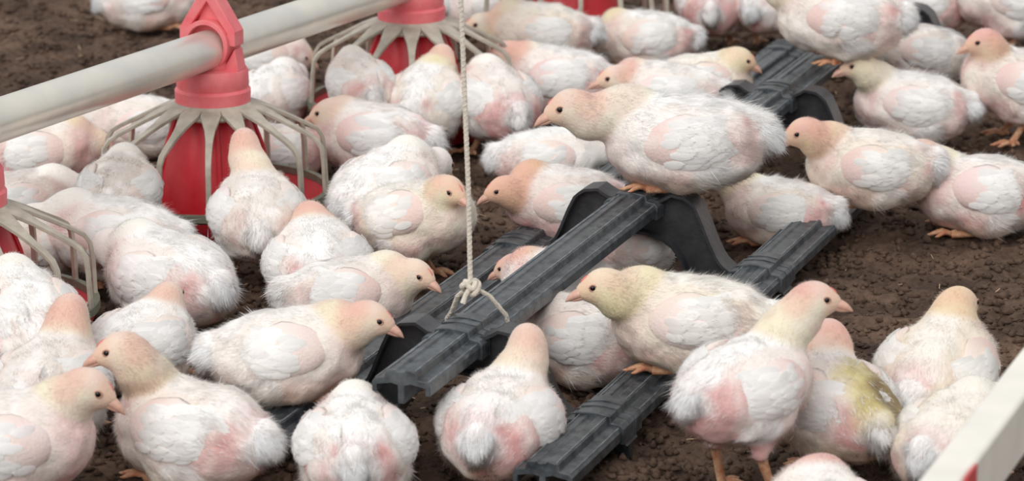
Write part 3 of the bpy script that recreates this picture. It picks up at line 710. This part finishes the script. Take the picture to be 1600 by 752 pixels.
        FV = []; FQ = []; FC = []
        lobe = lambda x, z: .0115 * np.sqrt(np.clip(1 - (x / .057) ** 2 - (z / .036) ** 2, 0, 1))
        def addf(x, z, L_, W_, lay, col, dz=0.):
            m_ = 7; t = np.linspace(0, 1, m_ + 1); xc = x - L_ * t; zc_ = z + dz * t
            wd = W_ * (0.12 + 0.88 * np.sin(math.pi * np.minimum(1., .12 + .80 * t)) ** .8); wd[-1] = W_ * .12
            lf = np.maximum(lobe(xc, zc_), .002) + .0006 + lay * (.3 + .7 * t)
            rows = [wmap(np.stack([xc, lf - .0012, zc_ - wd], -1)), wmap(np.stack([xc, lf, zc_], -1)), wmap(np.stack([xc, lf - .0006, zc_ + wd], -1))]
            v = np.stack(rows, 1).reshape(-1, 3); qd = [q4 for i_ in range(m_) for q4 in ((3 * i_, 3 * i_ + 1, 3 * i_ + 4, 3 * i_ + 3), (3 * i_ + 1, 3 * i_ + 2, 3 * i_ + 5, 3 * i_ + 4))]
            n0_ = sum(len(k) for k in FV); FV.append(v); FQ.append(np.array(qd) + n0_)
            FC.append(wing_col(v) * col[None] * (.93 + .07 * np.repeat(t, 3))[:, None])
        shv = rng.uniform(.2, .9); wx0 = tp(.012, 0, 0)
        def wing_col(P):
            x_ = ((P - T0) @ TR)[:, 0] / s; k_ = sstep(.0, .045, x_) * sstep(-.6, .6, noise(P * 60, sd_ + 2) + (pink - .35)) * shv
            return mixc((WHITE * (1 - .3 * yel) + CREAM * .3 * yel)[None].repeat(len(P), 0), PINK * .8 + RED * .2, k_ * .6)
        wcol = lambda: np.ones(3) * rng.uniform(.84, 1.0) * (1 - grey * .35)
        # primaries and secondaries, longest at the tip
        for k in range(9):       # primaries
            t = k / 8; addf(-.020 - .006 * t, -.020 + .042 * t, .046 + .010 * math.sin(math.pi * t) + rng.uniform(-.004, .003), .0072, .0010 + .0008 * (k % 2), wcol(), .010 * (1 - t) - .005 + rng.uniform(-.003, .003))
        for r_, (x0, Lr, nf, ly) in enumerate(((-.012, .036, 9, .0022), (.004, .034, 9, .0026), (.018, .030, 8, .0028), (.032, .026, 6, .0028))):
            for k in range(nf):
                t = k / (nf - 1); z = (-.028 + .056 * t) * math.sqrt(max(.1, 1 - (x0 / .056) ** 2)) * .92
                if rng.random() < (.05, .1, .15 + .4 * pink, .5 + .5 * pink)[r_] * (1.2 - white * .6): continue
                addf(x0 + rng.uniform(-.005, .005), z + rng.uniform(-.001, .001), Lr * rng.uniform(.75, 1.15), .0058, ly, wcol(), rng.uniform(-.003, .002))
        FV = np.concatenate(FV); FQ = np.concatenate(FQ); FC = np.concatenate(FC)
        allV = np.concatenate([LV, FV]); allQ = np.concatenate([Ql, FQ + len(LV)]); NF = calc_normals(FV, FQ); outv = TR @ np.array([0, e, .35]); NF = np.where((NF @ outv)[:, None] < 0, -NF, NF)
        allN = np.concatenate([Nw, NF]); allQ = orient(allV, allQ, allN); allC = np.concatenate([wc, FC])
        wf = lambda P: np.broadcast_to(TR @ np.array([-1, 0, -.1]), P.shape)
        bv, bt, bn, bc = blades(allV, allN, allQ, int(5200 * q), rng, wf, lambda P: .0065 * s * np.ones(len(P)), lambda P: .0006 * np.ones(len(P)), lambda P: np.clip(wing_col(P) * (.80 + .20 * rng.random(len(P)))[:, None] * (1 - grey * .35), 0, .94), .13)
        me = mesh_np('wing', np.concatenate([allV, bv]), quads=allQ, tris=bt + len(allV), mats=[M_skin, M_down], tmat=1, qmat=np.concatenate([np.zeros(len(Ql), int), np.ones(len(FQ), int)]), tint=np.concatenate([allC, bc]), normals=np.concatenate([allN, bn]))
        new_obj('wing', me, root)
    # ---- tail tuft
    SV, SQ = sphere_grid(14, 10)
    bl = 1 + .28 * noise(SV * 2.2 + 3, sd_ + 6)
    LT = np.stack([SV[:, 0] * .019 * bl - .098, SV[:, 1] * .0185 * bl, SV[:, 2] * .0215 * bl + .015 - .10 * 0], -1) * tail ** 0
    LV = T0 + (LT * s) @ TR.T; Nt = calc_normals(LV, SQ); Qt = SQ
    if ((LV - LV.mean(0)) * Nt).sum() < 0: Nt = -Nt; Qt = SQ[:, ::-1]
    aV, aN, aQ = LV, Nt, orient(LV, Qt, Nt); fq = []
    tc_ = np.clip(WHITE * (1 - grey * .4), 0, .92)
    bv, bt, bn, bc = blades(aV, aN, aQ, int(5200 * q), rng, lambda P: np.broadcast_to(TR @ np.array([-1, 0, -.8]), P.shape), lambda P: .0150 * s * (1 + .5 * noise(P * 140, sd_)), lambda P: .0013 * np.ones(len(P)), lambda P: tc_[None] * (.84 + .16 * rng.random(len(P)))[:, None], .20)
    me = mesh_np('tail', np.concatenate([aV, bv]), quads=aQ, tris=bt + len(aV), mats=[M_skin, M_down], tmat=1, qmat=np.concatenate([np.zeros(len(Qt), int), np.zeros(0, int)]), tint=np.concatenate([np.repeat(tc_[None], len(aV), 0), bc]), normals=np.concatenate([aN, bn]))
    new_obj('tail', me, root)
    # ---- face
    def place(name, me_, loc, R, sc):
        o = new_obj(name, me_, root); M = Matrix([[R[0, 0], R[0, 1], R[0, 2]], [R[1, 0], R[1, 1], R[1, 2]], [R[2, 0], R[2, 1], R[2, 2]]]).to_4x4()
        o.matrix_local = Matrix.Translation(Vector(loc)) @ M @ Matrix.Diagonal((sc, sc, sc, 1)); return o
    for k in (0, 1):
        o = place('beak', BEAKS[k], Hl + HR @ (np.array([.0290, 0, -.0050]) * hs), HR @ rot(0, math.radians(-12)), hs * 1.15)
        o['label'] = ('upper half of the beak', 'lower half of the beak')[k]
    place('comb', COMB_ME, Hl + HR @ (np.array([.0215, 0, .0105]) * hs), HR @ rot(0, math.radians(-24)), hs)
    for e in (-1, 1):
        # eye set on the surface, found by marching outwards through the sdf
        o_ = Hl + HR @ (np.array([.0120, 0, .0035]) * hs); d_ = HR @ np.array([.22, e * 1.0, .02]); d_ /= np.linalg.norm(d_)
        tt = np.linspace(.006, .035, 60) * s; val = fsd(o_ + tt[:, None] * d_); k = np.argmax(val > 0); pos = o_ + d_ * (tt[k] - .0008 * s)
        eR = HR @ rot(math.radians(-e * 12))
        ey = place('eye', EYE_ME, pos, eR, hs * 1.05)
        ld = new_obj('eyelid', LID_ME, ey)
        ld.location = (0, e * .0004, 0)
    # ---- legs
    for e in (-1, 1):
        mb = MB(); r_ = .0056 * s
        if pose != 'sit':
            hk = np.array([-.012 * s, e * .036 * s, zc * (.52 if pose == 'stand' else .30)]); ft = np.array([.012 * s + rng.uniform(-.01, .012), e * .040 * s, .006])
            mb.tube([tuple(hk + np.array([0, 0, .012])), tuple(hk), tuple(hk * .5 + ft * .5), tuple(ft + np.array([0, 0, .006])), tuple(ft)], [r_ * 1.5, r_ * 1.35, r_, r_ * 1.05, r_ * 1.1], seg=12)
            toes_mb(mb, ft, e * .12)
        else:
            hk = np.array([-.035 * s, e * .034 * s, .012]); ft = np.array([.044 * s, e * .034 * s, .005])
            mb.tube([tuple(hk), tuple(ft)], [r_ * 1.2, r_], seg=10); toes_mb(mb, ft, e * .15)
        mb.build('leg', M_leg, root, angle=60)
    return root
# ------------------------------------------------------------------ the flock
UPZ, LOZ = ZU + .029, ZL + .029
FLOCK = [
 # front rows
 dict(cx=555, cy=700, s=0.93, yaw=92, pose='sit', pink=.5, white=.9, q=1.3, label='plump chicken at the bottom edge seen squarely from behind, head hidden, white tail tuft central'),
 dict(cx=783, cy=662, s=0.98, yaw=74, pose='sit', head=(824, 535, .075), hyaw=88, hpitch=5, pink=.5, white=.7, q=1.3, label='chicken facing away with upright pale neck, pink vent showing, just right of the perch end'),
 dict(cx=448, cy=552, s=0.93, yaw=8, pose='sit', bz=LOZ, head=(577, 497, -.02), hyaw=-8, hpitch=-14, pink=.35, yel=.4, face=.75, orange=.12, q=1.3, label='cream chicken sitting side-on with its beak almost touching the near end of the raised rail'),
 dict(cx=303, cy=676, s=1.02, yaw=146, pose='sit', head=(192, 548, .0), hyaw=178, hpitch=-8, pink=.5, yel=.45, face=.6, orange=.2, q=1.3, label='large cream chicken at lower left looking left, head raised and shaggy rump to the right'),
 dict(cx=10, cy=694, s=1.0, yaw=12, pose='crouch', zc=.080, head=(138, 606, .0), hyaw=-10, hpitch=-20, pink=.6, yel=.3, face=.7, q=1.3, label='chicken in the bottom left corner facing right with pink shoulder and lowered head'),
 dict(cx=78, cy=608, s=1.0, yaw=78, pose='sit', zc=.066, head=(109, 487, .07), hyaw=82, hpitch=0, pink=.4, face=1., q=1.2, grey=.15, label='chicken facing away at the left with a tall neck and rosy nape'),
 dict(cx=220, cy=543, s=0.88, yaw=64, pose='sit', head=(262, 464, .06), hyaw=75, hpitch=0, pink=.25, face=.6, white=.9, q=1.1, label='white-backed chicken facing away behind the large cream one, pinkish nape raised'),
 dict(cx=38, cy=500, s=0.95, yaw=112, pose='stand', zc=.108, pink=.4, white=.9, q=1.1, label='white chicken at the left edge seen from behind, just below the cut-off grille'),
 dict(cx=266, cy=436, s=1.04, yaw=135, pose='sit', pink=.4, white=1., q=1.1, label='big white chicken with rosy streaks, rump towards bare litter, below the grilled feeder'),
 dict(cx=180, cy=370, s=0.96, yaw=170, pose='crouch', pink=.5, white=.8, q=1., label='fluffy pinkish white chicken behind the big white one, left of the feeder base'),
 dict(cx=187, cy=299, s=0.797, yaw=86, pose='stand', zc=.106, pink=.3, grey=.5, q=.9, label='chicken with a soiled grey back feeding at the left side of the grilled feeder'),
 dict(cx=62, cy=240, s=0.912, yaw=8, pose='crouch', head=(150, 222, .01), hyaw=0, hpitch=-30, pink=.75, yel=.6, q=.8, label='pink-flanked chicken under the pipe reaching right to the feeder, yellow neck'),
 dict(cx=28, cy=322, s=0.864, yaw=20, pose='sit', pink=.5, grey=.6, q=.7, label='dull greyish chicken crouched above the cut-off grille at the left edge'),
 dict(cx=52, cy=392, s=0.672, yaw=200, pose='sit', zc=.045, pink=.6, yel=.8, orange=.3, q=.7, label='yellowish chicken glimpsed between the grille arms at the left edge'),
 dict(cx=402, cy=336, s=0.902, yaw=96, pose='stand', head=(382, 222, .085), hyaw=96, hpitch=-4, pink=.3, grey=.25, face=.8, orange=.15, q=1., label='chicken standing with its back to us and neck upright against the grilled feeder'),
 dict(cx=497, cy=415, s=0.98, yaw=96, pose='sit', zc=.060, head=(484, 338, .08), hyaw=100, hpitch=-20, pink=.45, white=1., face=.9, orange=.3, q=1., label='white chicken facing away with an orange nape, right of the one at the grilled feeder'),
 dict(cx=544, cy=462, s=0.86, yaw=6, pose='crouch', zc=.072, head=(650, 428, -.02), hyaw=-32, hpitch=-12, pink=.4, yel=.35, face=.4, grey=.2, q=1.1, label='chicken with a red line on its forehead looking right, left of the rope knot'),
 dict(cx=648, cy=342, s=0.893, yaw=-22, pose='stand', head=(701, 297, -.05), hyaw=-42, hpitch=-10, pink=.4, yel=.8, face=.6, q=1., label='standing chicken with yellow throat and red face beside the rope, looking right'),
 dict(cx=600, cy=296, s=0.931, yaw=50, pose='stand', pink=.25, white=1., q=.9, label='white-backed chicken behind the yellow-throated one, head hidden'),
 dict(cx=585, cy=216, s=0.96, yaw=160, pose='crouch', head=(515, 176, .0), hyaw=170, hpitch=-10, pink=.95, q=.9, label='very pink bare-skinned chicken between the two feeders, turned left'),
 dict(cx=662, cy=160, s=0.893, yaw=76, pose='stand', head=(690, 88, .08), hyaw=84, hpitch=-8, pink=.35, white=1., yel=.6, face=.7, q=.9, label='chicken feeding at the second feeder, back to us, yellow nape against its red cone'),
 dict(cx=562, cy=130, s=0.71, yaw=110, pose='stand', zc=.125, pink=.5, grey=.25, q=.8, label='chicken seen from behind under the left arms of the second feeder'),
 dict(cx=425, cy=152, s=0.845, yaw=70, pose='sit', pink=.15, white=1., q=.8, label='plain white rounded back just behind the collar of the grilled feeder'),
 dict(cx=432, cy=238, s=0.768, yaw=190, pose='sit', pink=.7, yel=.5, q=.7, label='small pinkish chicken feeding behind the right arms of the grilled feeder'),
 dict(cx=415, cy=92, s=0.787, yaw=10, pose='crouch', head=(470, 84, .0), hyaw=-10, hpitch=-25, pink=.55, grey=.15, q=.7, label='chicken in shade directly under the pipe, head lowered to the right'),
 dict(cx=232, cy=2, s=0.88, yaw=8, pose='sit', pink=.45, q=.7, label='white and pink chicken alone at the top left edge above the pipe'),
 dict(cx=215, cy=196, s=0.816, yaw=-170, pose='sit', pink=.35, yel=.3, q=.6, bz=0, label='chicken under the left arms of the grilled feeder, pale back between the arms'),
 dict(cx=778, cy=158, s=0.893, yaw=112, pose='stand', pink=.75, grey=.15, q=.9, label='tall chicken bending away just right of the rope, pink rump and tan legs'),
 dict(cx=845, cy=52, s=0.912, yaw=176, pose='crouch', zc=.082, head=(752, 38, -.01), hyaw=195, hpitch=-5, pink=.35, yel=.7, face=.7, q=.8, label='chicken near the top with yellow throat looking left beside the rope'),
 dict(cx=762, cy=4, s=0.85, yaw=20, pose='sit', zc=.052, pink=.2, white=1., q=.6, label='white chicken whose back meets the top edge right of the rope'),
 dict(cx=872, cy=126, s=0.96, yaw=170, pose='crouch', head=(792, 84, .0), hyaw=170, hpitch=-20, pink=.5, white=.8, face=1., q=.9, label='chicken with a rosy bent neck, between the rope and the biggest perched chicken'),
 dict(cx=1008, cy=63, s=0.883, yaw=176, pose='sit', head=(930, 62, .02), hyaw=176, hpitch=-40, pink=.45, yel=.6, white=1., q=.8, label='chicken turned left below the farthest feeder, round white tail tuft on the right'),
 dict(cx=1068, cy=220, s=1.13, yaw=176, pose='sit', bz=UPZ, head=(893, 167, -.02), hyaw=186, hpitch=-12, pink=.35, white=1., face=.7, q=1.3, pitch=4, label='large white chicken resting on the raised rail above the arch, looking left'),
 dict(cx=1040, cy=150, s=0.912, yaw=172, pose='sit', bz=LOZ, head=(962, 122, -.02), hyaw=186, hpitch=-6, pink=.3, face=.9, orange=.2, zc=.060, q=.9, label='peach-headed chicken looking left right behind the large one on the raised rail'),
 dict(cx=1095, cy=132, s=0.845, yaw=12, pose='sit', bz=LOZ, head=(1156, 92, -.01), hyaw=-6, hpitch=-18, pink=.35, yel=.8, face=.3, q=.9, label='yellowish-headed chicken looking right, just left of the far end of the raised rail'),
 dict(cx=855, cy=250, s=0.816, yaw=8, pose='sit', pink=.3, yel=.4, white=1., q=.9, label='cream chicken with its tail tuft to the left, below the biggest perched chicken'),
 dict(cx=885, cy=316, s=0.883, yaw=172, pose='crouch', zc=.078, head=(788, 296, -.03), hyaw=192, hpitch=-12, pink=.6, face=.4, orange=.9, q=1., label='orange-headed chicken looking left between the rope and the raised rail'),
 dict(cx=984, cy=386, s=0.73, zc=.045, yaw=215, pose='sit', pink=.5, q=.9, pitch=0, label='small chicken half hidden beneath the raised rail, seen through the arch of the support'),
 dict(cx=914, cy=532, s=0.92, yaw=150, pose='sit', head=(836, 492, .03), hyaw=150, hpitch=-20, pink=.8, grey=.35, q=1.1, label='pinkish grey chicken between the two rails, behind the one with the upright pale neck'),
 dict(cx=878, cy=452, s=0.84, yaw=160, pose='sit', head=(802, 418, .04), hyaw=160, hpitch=-15, pink=.6, orange=.7, face=1., q=.9, zc=.048, label='chicken under the raised rail with its bright orange crown showing beyond the rail'),
 dict(cx=1080, cy=505, s=1.0, yaw=172, pose='sit', bz=LOZ, head=(944, 447, -.03), hyaw=186, hpitch=-6, pink=.35, yel=.75, face=.35, q=1.3, label='cream chicken sitting on the low rail looking left, yellow patch on its neck'),
 dict(cx=1162, cy=606, s=0.93, zc=.135, yaw=46, pose='stand', px_head_r=1.08, head=(1271, 467, .05), hyaw=-4, hpitch=-2, pink=.55, white=1., face=.8, q=1.3, pitch=6, label='chicken standing tall beside the low rail, looking right with a rosy crown, white puff tail'),
 dict(cx=1308, cy=632, s=0.92, yaw=118, pose='stand', head=(1296, 525, .07), hyaw=110, hpitch=0, pink=.8, face=.9, stain=1., grey=.2, zc=.080, q=1.1, label='chicken facing away with a brown and yellow stained back'),
 dict(cx=1464, cy=582, s=0.97, yaw=64, pose='stand', head=(1497, 475, .07), hyaw=50, hpitch=-8, pink=.4, yel=.75, face=.3, orange=.2, zc=.088, q=1.2, label='chicken facing away on the open litter at right, yellow neck upright, grey-white wing'),
 dict(cx=1490, cy=690, s=0.93, yaw=60, pose='sit', pink=.35, yel=.8, q=1.1, label='yellowish chicken partly hidden behind the blurred pipe in the lower right corner'),
 dict(cx=1285, cy=815, s=0.92, yaw=95, pose='sit', head=(1291, 740, .06), hyaw=95, hpitch=5, pink=.4, face=1., orange=.6, q=.8, label='chicken of which only the orange crown rises above the bottom edge'),
 dict(cx=1220, cy=331, s=0.826, yaw=162, pose='sit', head=(1140, 288, .03), hyaw=150, hpitch=-5, pink=.5, yel=.6, white=.9, face=.3, q=1., label='chicken lying between the arch and the low rail, white tail tuft pointing right'),
 dict(cx=1360, cy=262, s=0.941, yaw=174, pose='sit', bz=LOZ, head=(1257, 206, -.02), hyaw=190, hpitch=-14, pink=.45, yel=.7, face=.9, orange=.5, q=1.1, label='chicken resting on the far end of the low rail, looking left with an orange crown'),
 dict(cx=1532, cy=302, s=0.96, yaw=176, pose='sit', head=(1436, 240, .0), hyaw=180, hpitch=-15, pink=.85, q=.9, zc=.060, label='long pink-skinned chicken lying at the right edge, behind the one on the low rail'),
 dict(cx=1425, cy=166, s=0.941, yaw=170, pose='crouch', head=(1342, 102, -.02), hyaw=188, hpitch=-8, pink=.45, yel=.4, white=1., face=.1, q=1., label='cream-headed, pink-beaked chicken looking left beside the far end of the raised rail'),
 dict(cx=1312, cy=28, s=1.018, yaw=170, pose='crouch', bz=UPZ, pink=.35, yel=.4, q=.9, head=(1205, -30, .0), hyaw=180, label='chicken perched on the far end of the raised rail, cut by the top edge'),
 dict(cx=1440, cy=82, s=0.816, yaw=175, pose='stand', zc=.105, pink=.3, grey=.5, q=.7, label='greenish grey chicken in shade between the perched one and the cream-headed one'),  # plumage tinted halfway to grey
 dict(cx=1432, cy=4, s=0.9, yaw=175, pose='stand', pink=.5, q=.6, head=(1360, -50, 0), label='chicken at the top edge with pink belly, right of the perched one'),
 dict(cx=1592, cy=130, s=0.96, yaw=176, pose='stand', head=(1538, 65, -.02), hyaw=188, hpitch=-8, pink=.5, face=1., orange=.5, yel=.5, q=.9, label='chicken standing on yellow legs at the right edge, looking left with a reddish crown'),
 dict(cx=1578, cy=2, s=1.0, yaw=176, pose='stand', pink=.5, q=.6, head=(1470, -50, 0), label='chicken in the top right corner, only its lower body in view'),
 dict(cx=1208, cy=-4, s=0.92, yaw=60, pose='stand', pink=.4, white=1., q=.6, head=(1215, -60, .05), label='tan-legged chicken at the top edge left of the perched one'),
 dict(cx=1112, cy=4, s=0.86, yaw=85, pose='stand', zc=.085, pink=.9, orange=.3, grey=.3, q=.6, head=(1130, -60, .05), label='brownish pink chicken standing at the top edge beside the farthest feeder'),
]
for kw in FLOCK:
    kw.setdefault('group', 'young chickens of the flock'); chicken(**kw)
